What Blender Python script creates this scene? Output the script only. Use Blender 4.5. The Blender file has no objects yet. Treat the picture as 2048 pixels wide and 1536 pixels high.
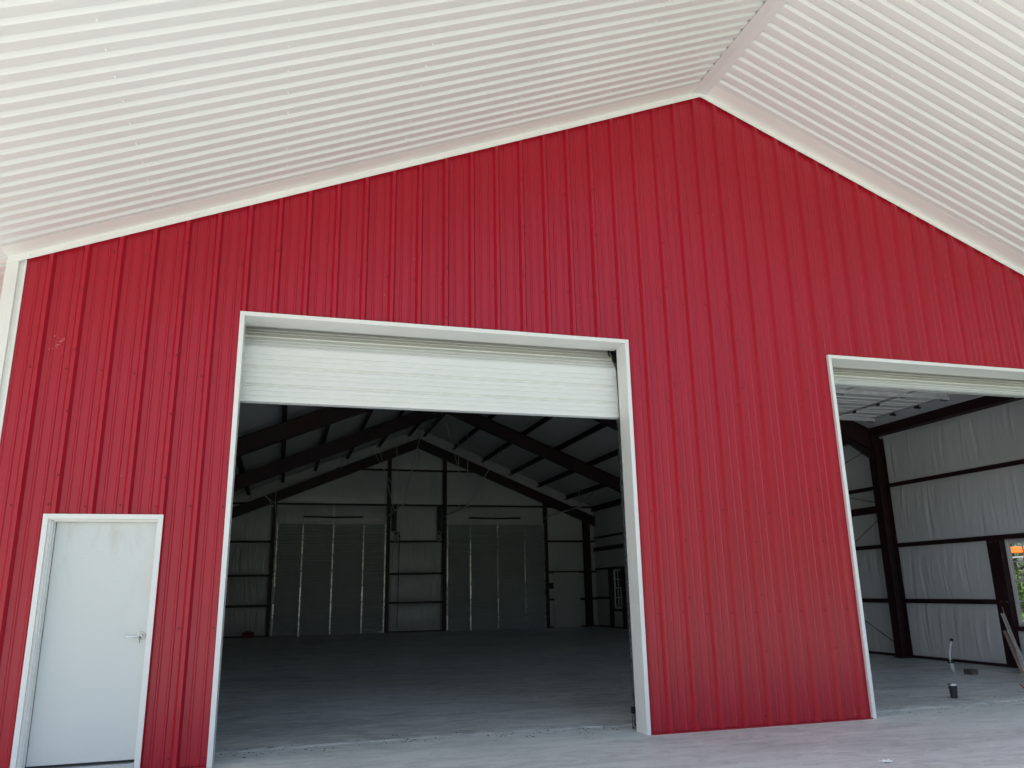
import bpy, math, random
import numpy as np
from mathutils import Matrix, Vector

F = 0.3048                      # the building is laid out in feet; meshes are made in metres
random.seed(7)
rng = np.random.default_rng(11)
scn = bpy.context.scene
COL = scn.collection

# ------------------------------------------------------------------ camera
CX, CY, CZ = 1.8117, -26.831, 4.8997
YAW, PITCH, ROLL = 0.2826, 0.2568, -0.0182
fw = Vector((math.sin(YAW)*math.cos(PITCH), math.cos(YAW)*math.cos(PITCH), math.sin(PITCH)))
rt = Vector((math.cos(YAW), -math.sin(YAW), 0)); up = rt.cross(fw)
r2 = rt*math.cos(ROLL) + up*math.sin(ROLL); u2 = -rt*math.sin(ROLL) + up*math.cos(ROLL)
cam = bpy.data.cameras.new('camera'); co = bpy.data.objects.new('camera', cam); COL.objects.link(co)
m = Matrix(((r2.x, u2.x, -fw.x, CX*F), (r2.y, u2.y, -fw.y, CY*F), (r2.z, u2.z, -fw.z, CZ*F), (0, 0, 0, 1)))
co.matrix_world = m
cam.sensor_width = 36; cam.lens = 36*1569.94/2048; cam.clip_end = 3000; cam.clip_start = 0.05
scn.camera = co

# ------------------------------------------------------------------ sky, sun, exposure
SUN_EL, SUN_AZ = math.radians(50), math.radians(276)      # azimuth measured clockwise from +Y
w = bpy.data.worlds.new('World'); scn.world = w; w.use_nodes = True
nt = w.node_tree; nt.nodes.clear()
sky = nt.nodes.new('ShaderNodeTexSky'); sky.sky_type = 'NISHITA'; sky.sun_disc = False
sky.sun_elevation = SUN_EL; sky.sun_rotation = SUN_AZ; sky.air_density = 1.0; sky.dust_density = 3.2; sky.ozone_density = 0.9
bg = nt.nodes.new('ShaderNodeBackground'); bg.inputs['Strength'].default_value = 0.15
ow = nt.nodes.new('ShaderNodeOutputWorld')
nt.links.new(sky.outputs[0], bg.inputs[0]); nt.links.new(bg.outputs[0], ow.inputs[0])
sl = bpy.data.lights.new('sun', 'SUN'); sl.energy = 4.4; sl.angle = math.radians(0.5); sl.color = (1.0, 0.94, 0.84)
so = bpy.data.objects.new('sun', sl); COL.objects.link(so)
sd = Vector((math.sin(SUN_AZ)*math.cos(SUN_EL), math.cos(SUN_AZ)*math.cos(SUN_EL), math.sin(SUN_EL)))
so.rotation_euler = sd.to_track_quat('Z', 'Y').to_euler(); so.location = (-20, -30, 40)
vs = scn.view_settings
vs.view_transform = 'Standard'; vs.look = 'None'; vs.gamma = 1.0; vs.use_curve_mapping = False
vs.exposure = 1.05
scn.cycles.max_bounces = 12; scn.cycles.diffuse_bounces = 7; scn.cycles.glossy_bounces = 5
scn.cycles.use_denoising = True
scn.cycles.sample_clamp_indirect = 10
scn.render.film_transparent = False

# ------------------------------------------------------------------ helpers
def props(o, label=None, cat=None, group=None, kind=None):
    if label: o['label'] = label
    if cat: o['category'] = cat
    if group: o['group'] = group
    if kind: o['kind'] = kind
    return o

class MB:
    def __init__(s): s.v = []; s.f = []; s.mi = []
    def quad(s, a, b, c, d, mi=0):
        n = len(s.v); s.v += [a, b, c, d]; s.f.append((n, n+1, n+2, n+3)); s.mi.append(mi)
    def poly(s, pts, mi=0):
        n = len(s.v); s.v += list(pts); s.f.append(tuple(range(n, n+len(pts)))); s.mi.append(mi)
    def box(s, x0, x1, y0, y1, z0, z1, mi=0):
        n = len(s.v)
        s.v += [(x0,y0,z0),(x1,y0,z0),(x1,y1,z0),(x0,y1,z0),(x0,y0,z1),(x1,y0,z1),(x1,y1,z1),(x0,y1,z1)]
        for q in ((0,3,2,1),(4,5,6,7),(0,1,5,4),(1,2,6,5),(2,3,7,6),(3,0,4,7)):
            s.f.append(tuple(n+i for i in q)); s.mi.append(mi)
        return s
    def hexa(s, bot, top, mi=0):
        n = len(s.v); s.v += list(bot)+list(top)
        for q in ((0,3,2,1),(4,5,6,7),(0,1,5,4),(1,2,6,5),(2,3,7,6),(3,0,4,7)):
            s.f.append(tuple(n+i for i in q)); s.mi.append(mi)
        return s
    def bar(s, p0, p1, a, b, ref=(0,0,1), mi=0):
        """rectangular bar a x b between two points"""
        p0, p1 = Vector(p0), Vector(p1); d = (p1-p0).normalized()
        r = Vector(ref)
        if abs(d.dot(r)) > .98: r = Vector((1,0,0))
        x = d.cross(r).normalized(); y = x.cross(d)
        o = [(-a/2,-b/2),(a/2,-b/2),(a/2,b/2),(-a/2,b/2)]
        return s.hexa([tuple(p0+x*i+y*j) for i, j in o], [tuple(p1+x*i+y*j) for i, j in o], mi)
    def tube(s, pts, r, n=8, cap=True, mi=0):
        pts = [Vector(p) for p in pts]; rs = r if isinstance(r, (list, tuple)) else [r]*len(pts)
        base = len(s.v); ref = Vector((0.31, 0.2, 1)).normalized()
        for i, p in enumerate(pts):
            d = (pts[min(i+1, len(pts)-1)]-pts[max(i-1, 0)])
            d = d.normalized() if d.length > 1e-9 else Vector((0,0,1))
            x = d.cross(ref)
            if x.length < .05: x = d.cross(Vector((1,0,0)))
            x.normalize(); y = d.cross(x)
            for k in range(n):
                a = 2*math.pi*k/n
                s.v.append(tuple(p + (x*math.cos(a)+y*math.sin(a))*rs[i]))
        for i in range(len(pts)-1):
            for k in range(n):
                a = base+i*n+k; b = base+i*n+(k+1) % n
                s.f.append((a, b, b+n, a+n)); s.mi.append(mi)
        if cap:
            s.f.append(tuple(base+k for k in reversed(range(n)))); s.mi.append(mi)
            e = base+(len(pts)-1)*n
            s.f.append(tuple(e+k for k in range(n))); s.mi.append(mi)
        return s
    def lathe(s, prof, c, n=20, mi=0):
        base = len(s.v)
        for r, z in prof:
            for k in range(n):
                a = 2*math.pi*k/n; s.v.append((c[0]+r*math.cos(a), c[1]+r*math.sin(a), c[2]+z))
        for i in range(len(prof)-1):
            for k in range(n):
                a = base+i*n+k; b = base+i*n+(k+1) % n
                s.f.append((a, b, b+n, a+n)); s.mi.append(mi)
        s.f.append(tuple(base+k for k in reversed(range(n)))); s.mi.append(mi)
        e = base+(len(prof)-1)*n; s.f.append(tuple(e+k for k in range(n))); s.mi.append(mi)
        return s
    def build(s, name, mat, parent=None, smooth=False, bevel=0):
        me = bpy.data.meshes.new(name)
        v = (np.array(s.v, float)*F).tolist()
        me.from_pydata(v, [], s.f)
        mats = mat if isinstance(mat, (list, tuple)) else [mat]
        for mm in mats: me.materials.append(mm)
        if len(mats) > 1: me.polygons.foreach_set('material_index', s.mi)
        if smooth: me.polygons.foreach_set('use_smooth', [True]*len(me.polygons))
        me.update()
        o = bpy.data.objects.new(name, me); COL.objects.link(o)
        if parent is not None: o.parent = parent
        if bevel:
            b = o.modifiers.new('bevel', 'BEVEL'); b.width = bevel*F; b.segments = 2; b.limit_method = 'ANGLE'
        return o

def empty(name, loc=(0,0,0)):
    o = bpy.data.objects.new(name, None); o.empty_display_size = .2
    COL.objects.link(o); o.location = tuple(c*F for c in loc); return o

def reparent(o, p):           # parts are built in world space; hang them on a thing whose Empty stands elsewhere
    o.parent = p; o.matrix_parent_inverse = Matrix.Translation(p.location).inverted(); return o

# ------------------------------------------------------------------ materials
def mat(name, col, rough=.5, metal=0, spec=.5, bump=None, var=None, rvar=0):
    """bump=(scale, strength, stretch xyz)  var=(scale, amount, stretch)"""
    M = bpy.data.materials.new(name); M.use_nodes = True
    t = M.node_tree; b = t.nodes['Principled BSDF']
    b.inputs['Roughness'].default_value = rough; b.inputs['Metallic'].default_value = metal
    b.inputs['Specular IOR Level'].default_value = spec
    b.inputs['Base Color'].default_value = (*col, 1)
    tc = t.nodes.new('ShaderNodeTexCoord')
    def noise(scale, stretch, detail=5):
        mp = t.nodes.new('ShaderNodeMapping'); mp.inputs['Scale'].default_value = stretch
        t.links.new(tc.outputs['Object'], mp.inputs['Vector'])
        n = t.nodes.new('ShaderNodeTexNoise'); n.inputs['Scale'].default_value = scale
        n.inputs['Detail'].default_value = detail; n.inputs['Roughness'].default_value = .6
        t.links.new(mp.outputs[0], n.inputs['Vector']); return n
    if var:
        n = noise(var[0], var[2] if len(var) > 2 else (1,1,1))
        r = t.nodes.new('ShaderNodeValToRGB')
        a = var[1]
        r.color_ramp.elements[0].position = .3; r.color_ramp.elements[1].position = .7
        r.color_ramp.elements[0].color = (*[c*(1-a) for c in col], 1)
        r.color_ramp.elements[1].color = (*[min(1, c*(1+a)) for c in col], 1)
        t.links.new(n.outputs['Fac'], r.inputs['Fac']); t.links.new(r.outputs[0], b.inputs['Base Color'])
        if rvar:
            mr = t.nodes.new('ShaderNodeMapRange'); mr.inputs['To Min'].default_value = rough-rvar
            mr.inputs['To Max'].default_value = rough+rvar
            t.links.new(n.outputs['Fac'], mr.inputs['Value']); t.links.new(mr.outputs[0], b.inputs['Roughness'])
    if bump:
        n = noise(bump[0], bump[2] if len(bump) > 2 else (1,1,1), 4)
        bp = t.nodes.new('ShaderNodeBump'); bp.inputs['Strength'].default_value = bump[1]
        bp.inputs['Distance'].default_value = bump[3] if len(bump) > 3 else .01
        t.links.new(n.outputs['Fac'], bp.inputs['Height']); t.links.new(bp.outputs[0], b.inputs['Normal'])
    return M

RED = mat('red_painted_steel', (.385, .0065, .022), .33, bump=(1.3, .25, (1.6,1,.35), .012), var=(.7, .05, (1,1,.4)), rvar=.05)
SOFF = mat('white_soffit_steel', (.71, .72, .71), .32, bump=(1.0, .1, (.5,1.5,.5), .006), var=(.6, .03))
TRIM = mat('white_trim_steel', (.80, .805, .775), .38, bump=(2.0, .2, (1,1,1), .004), var=(1.5, .03))
DOORW = mat('white_door_steel', (.76, .77, .735), .36, var=(1.2, .02))
DOORIN = mat('door_inner_face', (.66, .67, .66), .45, var=(2, .05))
STEEL = mat('dark_primer_steel', (.030, .010, .012), .45, var=(1.5, .35), bump=(6, .1))
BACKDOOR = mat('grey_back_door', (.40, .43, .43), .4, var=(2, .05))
STEELB = mat('black_coated_steel', (.012, .012, .014), .4)
GALV = mat('galvanised_steel', (.55, .56, .55), .28, metal=1, var=(9, .2), rvar=.08)
ROD = mat('galvanised_angle', (.64, .65, .66), .42, metal=.35, var=(6, .2))
SATIN = mat('satin_chrome', (.80, .80, .81), .24, metal=1)
ALU = mat('aluminium_threshold', (.6, .6, .62), .35, metal=1)
BLACK = mat('black_rubber', (.012, .012, .013), .5)
PVC = mat('white_pvc', (.75, .75, .73), .35)
GREYBOX = mat('grey_plastic', (.33, .34, .34), .5)
CUPM = mat('black_cup_sleeve', (.015, .017, .022), .45)
CUPL = mat('steel_cup_lid', (.62, .63, .64), .3, metal=.9)
REDTOOL = mat('red_toolbox_plastic', (.22, .015, .02), .45)
PAPER = mat('white_paper', (.8, .8, .78), .7)
CARD = mat('kraft_tube', (.50, .36, .30), .7, var=(8, .15))
REDLINE = mat('red_marking_paint', (.55, .08, .06), .7)
ORANGE = mat('orange_machine_paint', (.75, .16, .02), .4, var=(2, .1))
BARK = mat('bark', (.09, .065, .045), .85, var=(6, .4), bump=(14, .5))
DEBRIS = mat('dry_debris', (.10, .085, .06), .8, var=(20, .5))
SCUFF = mat('pale_scuff', (.62, .38, .38), .7)

def vinyl_mat():
    M = mat('vinyl_insulation', (.72, .73, .73), .27, spec=.6, var=(.8, .05), bump=(3.2, .35, (2.2,2.2,.35), .012))
    return M
VINYL = vinyl_mat()
VINYLR = mat('vinyl_roof_insulation', (.72, .73, .74), .42, spec=.4, var=(.8, .05), bump=(5, .4, (.3, 2.6, .3), .02))

def leaf_mat(name, c):
    M = bpy.data.materials.new(name); M.use_nodes = True
    t = M.node_tree; b = t.nodes['Principled BSDF']; b.inputs['Roughness'].default_value = .55
    tc = t.nodes.new('ShaderNodeTexCoord'); n = t.nodes.new('ShaderNodeTexNoise'); n.inputs['Scale'].default_value = 1.6
    t.links.new(tc.outputs['Object'], n.inputs['Vector'])
    r = t.nodes.new('ShaderNodeValToRGB'); r.color_ramp.elements[0].position = .3; r.color_ramp.elements[1].position = .7
    r.color_ramp.elements[0].color = (*[x*.6 for x in c], 1); r.color_ramp.elements[1].color = (*[x*1.35 for x in c], 1)
    t.links.new(n.outputs[0], r.inputs[0]); t.links.new(r.outputs[0], b.inputs['Base Color'])
    b.inputs['Subsurface Weight'].default_value = 0
    return M
LEAF = [leaf_mat('leaves_dark', (.035, .075, .022)), leaf_mat('leaves_mid', (.06, .11, .028))]

def concrete(name, c0, c1, rough, streak, sw):
    M = bpy.data.materials.new(name); M.use_nodes = True
    t = M.node_tree; b = t.nodes['Principled BSDF']; b.inputs['Specular IOR Level'].default_value = .5
    tc = t.nodes.new('ShaderNodeTexCoord')
    def nz(scale, st, det=6, dist=0, rough_=.6):
        mp = t.nodes.new('ShaderNodeMapping'); mp.inputs['Scale'].default_value = st; mp.inputs['Rotation'].default_value = (0, 0, .25); mp.inputs['Location'].default_value = (7.3, 3.1, 0)
        t.links.new(tc.outputs['Object'], mp.inputs[0])
        n = t.nodes.new('ShaderNodeTexNoise'); n.inputs['Scale'].default_value = scale; n.inputs['Detail'].default_value = det
        n.inputs['Distortion'].default_value = dist; n.inputs['Roughness'].default_value = rough_
        t.links.new(mp.outputs[0], n.inputs['Vector']); return n
    big = nz(.35, (1,1,1), 5, .6); mid = nz(1.0, (.6, 1.4, 1), 8, 1.4, .7); fine = nz(26, (1,1,1), 4); st = nz(streak, (.12, 2.2, 1), 5, .3)
    spk = nz(7, (.5, 1.4, 1), 3, .5); trw = nz(2.6, (.6, 1.3, 1), 7, 1.8, .68)
    def mixv(a, b_, fac):
        x = t.nodes.new('ShaderNodeMix'); x.data_type = 'FLOAT'; x.inputs[0].default_value = fac
        t.links.new(a, x.inputs[2]); t.links.new(b_, x.inputs[3]); return x.outputs[0]
    v = mixv(big.outputs[0], mid.outputs[0], .5); v = mixv(v, st.outputs[0], sw); v = mixv(v, trw.outputs[0], .45); v = mixv(v, fine.outputs[0], .12)
    r = t.nodes.new('ShaderNodeValToRGB'); r.color_ramp.elements[0].position = .41; r.color_ramp.elements[1].position = .55
    r.color_ramp.elements[0].color = (*c0, 1); r.color_ramp.elements[1].color = (*c1, 1)
    t.links.new(v, r.inputs[0])
    # pale laitance flecks
    rs = t.nodes.new('ShaderNodeValToRGB'); rs.color_ramp.elements[0].position = .68; rs.color_ramp.elements[1].position = .76
    t.links.new(spk.outputs[0], rs.inputs[0])
    mx = t.nodes.new('ShaderNodeMix'); mx.data_type = 'RGBA'
    mx.inputs[7].default_value = (*[min(1, c*1.25) for c in c1], 1)
    ml = t.nodes.new('ShaderNodeMath'); ml.operation = 'MULTIPLY'; ml.inputs[1].default_value = .5
    t.links.new(rs.outputs[0], ml.inputs[0]); t.links.new(ml.outputs[0], mx.inputs[0]); t.links.new(r.outputs[0], mx.inputs[6])
    t.links.new(mx.outputs[2], b.inputs['Base Color'])
    mr = t.nodes.new('ShaderNodeMapRange'); mr.inputs['To Min'].default_value = rough-.03; mr.inputs['To Max'].default_value = rough+.07
    t.links.new(mid.outputs[0], mr.inputs[0]); t.links.new(mr.outputs[0], b.inputs['Roughness'])
    bp = t.nodes.new('ShaderNodeBump'); bp.inputs['Strength'].default_value = .12; bp.inputs['Distance'].default_value = .004
    t.links.new(v, bp.inputs['Height']); t.links.new(bp.outputs[0], b.inputs['Normal'])
    return M
FLOORM = concrete('trowelled_concrete', (.36, .385, .375), (.74, .765, .74), .36, 1.6, .25)
SLABM = concrete('broomed_concrete', (.47, .50, .485), (.69, .725, .70), .62, 2.4, .35)
YARDM = concrete('pale_gravel', (.40, .38, .34), (.52, .495, .455), .85, 1.2, .2)
GRASSM = mat('grass', (.10, .17, .04), .8, var=(.35, .5), bump=(30, .5))

def glass():
    M = bpy.data.materials.new('window_glass'); M.use_nodes = True
    t = M.node_tree; t.nodes.clear()
    o = t.nodes.new('ShaderNodeOutputMaterial'); mx = t.nodes.new('ShaderNodeMixShader')
    tr = t.nodes.new('ShaderNodeBsdfTransparent'); tr.inputs[0].default_value = (.9, .94, .92, 1)
    g = t.nodes.new('ShaderNodeBsdfGlossy'); g.inputs['Roughness'].default_value = .02
    fr = t.nodes.new('ShaderNodeFresnel'); fr.inputs[0].default_value = 1.45
    t.links.new(fr.outputs[0], mx.inputs[0]); t.links.new(tr.outputs[0], mx.inputs[1]); t.links.new(g.outputs[0], mx.inputs[2])
    t.links.new(mx.outputs[0], o.inputs[0]); return M
GLASS = glass()

# ------------------------------------------------------------------ key dimensions (feet)
XP, ZP, S = 18.411, 25.749, 0.4123          # ridge, apex of the red gable, roof slope
XL, XR, YB = -6.63, 43.45, 76.4             # side walls, back wall
RK = .27                                    # soffit lies this far above the gable's upper edge
def gable(x): return ZP - S*abs(x-XP)
def soff(x): return ZP + RK - S*abs(x-XP)
def roofz(x): return soff(x) + .24
D1, D2, DH = (0.15, 14.15), (23.55, 37.55), 14.09     # clear openings of the overhead doors
MD = (-5.0, -1.95, 7.22)                                # entry door opening
OV0, OV1, YF = -20.0, 50.0, -13.0                       # roof overhang left, right, front
FR = [19.7, 38.0, 56.3]                                 # rigid frames

# ------------------------------------------------------------------ ground
g = MB(); g.poly([(-2200,-2200,-.35),(2200,-2200,-.35),(2200,2200,-.35),(-2200,2200,-.35)])
props(g.build('ground', GRASSM), kind='structure')
g = MB(); g.box(-110, 26, -160, 120, -.34, -.12); props(g.build('gravel_yard', YARDM), kind='structure')
g = MB(); g.box(-20, 57, -36, 2.6, -.33, 0); props(g.build('porch_slab', SLABM), kind='structure')
fx = [(-6.6,2.0),(.08,2.03),(4,2.25),(7.79,2.35),(11,2.2),(14.76,1.97),(19,1.5),(24.7,1.04),(28,1.3),(32.45,1.53),(43.4,1.6)]
def jy(x):
    for (a, ya), (b, yb) in zip(fx, fx[1:]):
        if a <= x <= b: return ya + (yb-ya)*(x-a)/(b-a)
    return 1.6
g = MB(); xs = np.linspace(XL+.05, XR-.05, 240)
ys = [jy(x) + .05*math.sin(x*3.1) + rng.normal(0, .018) for x in xs]
FZ = .035
lip = [.05+.22*abs(math.sin(x*1.7)+.6*math.sin(x*4.3+1))**1.5+abs(rng.normal(0, .03)) for x in xs]
for i in range(len(xs)-1):
    a, b = xs[i], xs[i+1]
    ra, rb = lip[i], lip[i+1]
    g.quad((a, ys[i]+ra, FZ), (b, ys[i+1]+rb, FZ), (b, YB, FZ), (a, YB, FZ))
    g.quad((a, ys[i], .006), (b, ys[i+1], .006), (b, ys[i+1]+rb, FZ), (a, ys[i]+ra, FZ))
    g.quad((a, ys[i], -.02), (b, ys[i+1], -.02), (b, ys[i+1], .006), (a, ys[i], .006))
props(g.build('floor', FLOORM), kind='structure')

# ------------------------------------------------------------------ the building
B = empty('metal_building')
props(B, 'red metal shop building with white ribbed porch ceiling and open bay doors', 'building')

# ---- front wall: liner sheet as the part, ribbed red panels and trims as sub-parts
def sheet_with_holes(mb, x0, x1, zt, holes, y, flip=False, z0=0.0):
    cuts = sorted({x0, x1, XP, *[c for h in holes for c in (h[0], h[1]) if x0 < c < x1]})
    for a, b in zip(cuts, cuts[1:]):
        hs = sorted([(h[2], h[3]) for h in holes if h[0] <= a+1e-6 and h[1] >= b-1e-6])
        z = z0
        for h0, h1 in hs:
            if h0 > z+1e-6: mb.quad((a,y,z),(b,y,z),(b,y,h0),(a,y,h0))
            z = h1
        mb.quad((a,y,z),(b,y,z),(b,y,zt(b)),(a,y,zt(a)))
HOLES = [(D1[0], D1[1], 0, DH), (D2[0], D2[1], 0, DH), (MD[0], MD[1], 0, MD[2])]
mb = MB(); sheet_with_holes(mb, XL+.1, XR-.1, roofz, HOLES, .70)
front = mb.build('front_wall', VINYL, B)

def rib_profile(xa, xb, rib0, pitch=1.0):
    """(x, y) points of the R-panel profile between xa and xb, major ribs at rib0+n, two stiffeners between"""
    pts = []
    n0 = int(math.floor((xa-rib0)/pitch))-1; n1 = int(math.ceil((xb-rib0)/pitch))+1
    for n in range(n0, n1+1):
        c = rib0+n*pitch
        pts += [(c-.135,0),(c-.055,-.132),(c+.055,-.132),(c+.135,0)]
        for o in (.345,.655): pts += [(c+o-.05,0),(c+o-.022,-.024),(c+o+.022,-.024),(c+o+.05,0)]
    def yat(x):
        for (p, q) in zip(pts, pts[1:]):
            if p[0] <= x <= q[0]:
                return p[1] if q[0]-p[0] < 1e-9 else p[1]+(q[1]-p[1])*(x-p[0])/(q[0]-p[0])
        return 0
    out = [(xa, yat(xa))] + [p for p in pts if xa+1e-6 < p[0] < xb-1e-6] + [(xb, yat(xb))]
    return out, yat
RIB0 = .1045
def wall_panel(xa, xb, k):
    mb = MB(); prof, yat = rib_profile(xa, xb, RIB0)
    xs_ = [p[0] for p in prof]
    for h in HOLES:
        for c in (h[0]-.05, h[1]+.05):
            if xa < c < xb: xs_.append(c)
    if xa < XP < xb: xs_.append(XP)
    xs_ = sorted(set(xs_))
    lift = -.010*(1 if k % 2 else 0)
    for a, b in zip(xs_, xs_[1:]):
        if b-a < 1e-6: continue
        ya, yb = yat(a)+lift, yat(b)+lift
        z = .045
        for h in HOLES:
            if h[0]-.05 <= a+1e-6 and h[1]+.05 >= b-1e-6: z = h[3]+.05
        mb.quad((a,ya,z),(b,yb,z),(b,yb,gable(b)+.14),(a,ya,gable(a)+.14))
        if a == xs_[0] : pass
    # turned lap edge on the right so the seam reads as an edge
    xe = xs_[-1]; ye = yat(xe)+lift
    ob = mb.build('wall_panel', RED, front)
    return ob
seams = [XL] + [1.1045+3*k for k in range(-2, 15)] + [XR]
seams = [s for s in seams if XL <= s <= XR]
for k, (a, b) in enumerate(zip(seams, seams[1:])):
    wall_panel(max(XL, a-.13), min(XR, b+.13) if k % 2 else b-.02 if b < XR else XR, k)

# screws of the wall, too small to pick apart
mb = MB()
def in_hole(x, z, m_=.1):
    return any(h[0]-m_-.1 < x < h[1]+m_+.1 and z < h[3]+m_+.1 for h in HOLES)
def screw(x, z, y):
    mb.lathe([(.034,0),(.034,.010),(.022,.014),(.022,.036),(.010,.04)], (0,0,0), 6)
    n = 5*6
    for i in range(len(mb.v)-n, len(mb.v)):
        a, b_, c = mb.v[i]; mb.v[i] = (x+a, y-c, z+b_)
zrows = [.30, 3.96, 7.65, 11.9, 16.0, 20.2]
for n in range(-7, 44):
    for z in zrows:
        x = RIB0+n-.19; zz = z+rng.normal(0, .025); x += rng.normal(0, .012)
        if XL+.1 < x < XR-.1 and zz < gable(x)-.3 and not in_hole(x, zz): screw(x, zz, -.003)
for s_ in seams[1:-1]:
    for q in range(0, 13):
        z = .55+2*q+rng.normal(0, .03)
        if z < gable(s_)-.4 and not in_hole(s_, z): screw(s_+.02+rng.normal(0, .01), z, -.144)
REDSCREW = mat('dark_red_screw', (.16, .008, .014), .5)
props(mb.build('wall_screws', REDSCREW, front), kind='stuff')

# base flashing in red
for a, b in ((XL, MD[0]-.14), (MD[1]+.13, D1[0]-.15), (D1[1]+.15, D2[0]-.15), (D2[1]+.15, XR)):
    mb = MB(); mb.box(a, b, -.145, .3, .004, .038); mb.build('base_flashing', RED, front)

# pale scuffs left on the paint
mb = MB()
for _ in range(14):
    x = -5.5+rng.normal(0, .12); z = 12.75+rng.normal(0, .12)
    l = .02+abs(rng.normal(0, .04)); ww = .006+abs(rng.normal(0, .006))
    mb.quad((x,-.036,z),(x+l,-.036,z+rng.normal(0,.01)),(x+l,-.036,z+ww),(x,-.036,z+ww))
for _ in range(26):
    x = rng.uniform(-6, 22); z = rng.uniform(1, 18)
    if in_hole(x, z) or z > gable(x)-1: continue
    mb.quad((x,-.036,z),(x+.012,-.036,z),(x+.014,-.034,z+.03+rng.uniform(0,.06)),(x,-.036,z+.03))
props(mb.build('paint_scuffs', SCUFF, front), kind='stuff')

# opening trims
def opening_trim(d, h):
    x0, x1 = d
    mb = MB(); mb.box(x0-.15, x1+.15, -.158, -.02, h, h+.145); mb.box(x0, x1, -.02, .90, h, h+.03)
    mb.box(x0-.15, x1+.15, -.02, .02, h+.13, h+.145)
    mb.build('header_trim', TRIM, front)
    for xa, xb in ((x0-.15, x0), (x1, x1+.15)):
        mb = MB(); mb.box(xa, xb, -.153, -.02, .01, h-.003)
        xi = xb if xa < x0-.1 else xa
        sgn = -1 if xa < x0-.1 else 1
        a, b = sorted((xi, xi+sgn*.03)); mb.box(a, b, -.02, .70, .01, h-.003)
        mb.build('jamb_trim', TRIM, front)
opening_trim(D1, DH); opening_trim(D2, DH)

# rake trims (three lapped lengths each side), with the flange on the ceiling
def rake(xa, xb, k):
    mb = MB(); d = -.17-.006*(k % 2)
    za, zb = gable(xa), gable(xb)
    mb.hexa([(xa,d,za),(xb,d,zb),(xb,d+.02,zb),(xa,d+.02,za)], [(xa,d,za+RK),(xb,d,zb+RK),(xb,d+.02,zb+RK),(xa,d+.02,za+RK)])
    o = .018
    mb.hexa([(xa,-.93,za+RK-o-.012),(xb,-.93,zb+RK-o-.012),(xb,d,zb+RK-o-.012),(xa,d,za+RK-o-.012)],
            [(xa,-.93,za+RK-o),(xb,-.93,zb+RK-o),(xb,d,zb+RK-o),(xa,d,za+RK-o)])
    mb.build('rake_trim', TRIM, front)
cutsL = [-7.12, 2.1, 11.2, XP]; cutsR = [XP, 26.5, 35.5, XR+.5]
for k in range(3): rake(cutsL[k], cutsL[k+1], k)
for k in range(3): rake(cutsR[k], cutsR[k+1], k+1)
mb = MB()
for x in np.arange(-6.5, XR, .97):
    z = gable(x)+.11; n0 = len(mb.v)
    mb.lathe([(.03,0),(.03,.01),(.018,.03)], (0,0,0), 6)
    for i in range(n0, len(mb.v)):
        a, b_, c = mb.v[i]; mb.v[i] = (x+a, -.176-c, z+b_)
props(mb.build('trim_screws', TRIM, front), kind='stuff')

# corner trims
def corner(side):
    mb = MB()
    if side < 0:
        mb.box(-7.14, -6.79, -.145, .25, .01, gable(-7.0)+.14); mb.box(-6.79, -6.68, -.012, .02, .01, gable(-6.7)+.05)
        mb.box(-6.68, -6.60, -.05, .02, .01, gable(-6.6)+.04)
    else:
        mb.box(XR, XR+.4, -.145, .25, .01, gable(XR+.4)+.1)
    mb.build('corner_trim', TRIM, front)
corner(-1); corner(1)

# ---- roof: outer sheet over shop and porch as the part; ceiling panels, ridge flashing, purlins, insulation as sub-parts
mb = MB()
for xa, xb in ((OV0, XP), (XP, OV1)):
    t0, t1 = .16, .34
    mb.hexa([(xa,YF,soff(xa)+t0),(xb,YF,soff(xb)+t0),(xb,YB+1,soff(xb)+t0),(xa,YB+1,soff(xa)+t0)],
            [(xa,YF,soff(xa)+t1),(xb,YF,soff(xb)+t1),(xb,YB+1,soff(xb)+t1),(xa,YB+1,soff(xa)+t1)])
# fascia boards
for xa, xb in ((OV0, XP), (XP, OV1)):
    mb.hexa([(xa,YF-.05,soff(xa)-.25),(xb,YF-.05,soff(xb)-.25),(xb,YF,soff(xb)-.25),(xa,YF,soff(xa)-.25)],
            [(xa,YF-.05,soff(xa)+.34),(xb,YF-.05,soff(xb)+.34),(xb,YF,soff(xb)+.34),(xa,YF,soff(xa)+.34)])
roof = mb.build('roof', SOFF, B)

SP = .5165
def soffit_profile(ya, yb, phase):
    pts = []
    n0 = int(math.floor((ya-phase)/SP))-1; n1 = int(math.ceil((yb-phase)/SP))+1
    for n in range(n0, n1+1):
        c = phase+n*SP
        pts += [(c-.13,0),(c-.085,.105),(c+.005,.105),(c+.10,0)]
    def hat(y):
        for p, q in zip(pts, pts[1:]):
            if p[0] <= y <= q[0]: return p[1]+(q[1]-p[1])*(y-p[0])/max(1e-9, q[0]-p[0])
        return 0
    return [(ya, hat(ya))]+[p for p in pts if ya+1e-6 < p[0] < yb-1e-6]+[(yb, hat(yb))]
def soffit_panel(xa, xb, ya, yb, phase, k):
    mb = MB(); pr = soffit_profile(ya, yb, phase)
    lift = -.006*(k % 2)
    for (p, hp), (q, hq) in zip(pr, pr[1:]):
        mb.quad((xa,p,soff(xa)+hp+lift),(xa,q,soff(xa)+hq+lift),(xb,q,soff(xb)+hq+lift),(xb,p,soff(xb)+hp+lift))
    mb.build('soffit_panel', SOFF, roof)
PHL, PHR = -10.493, -5.921
NP_ = 6*SP
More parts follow.
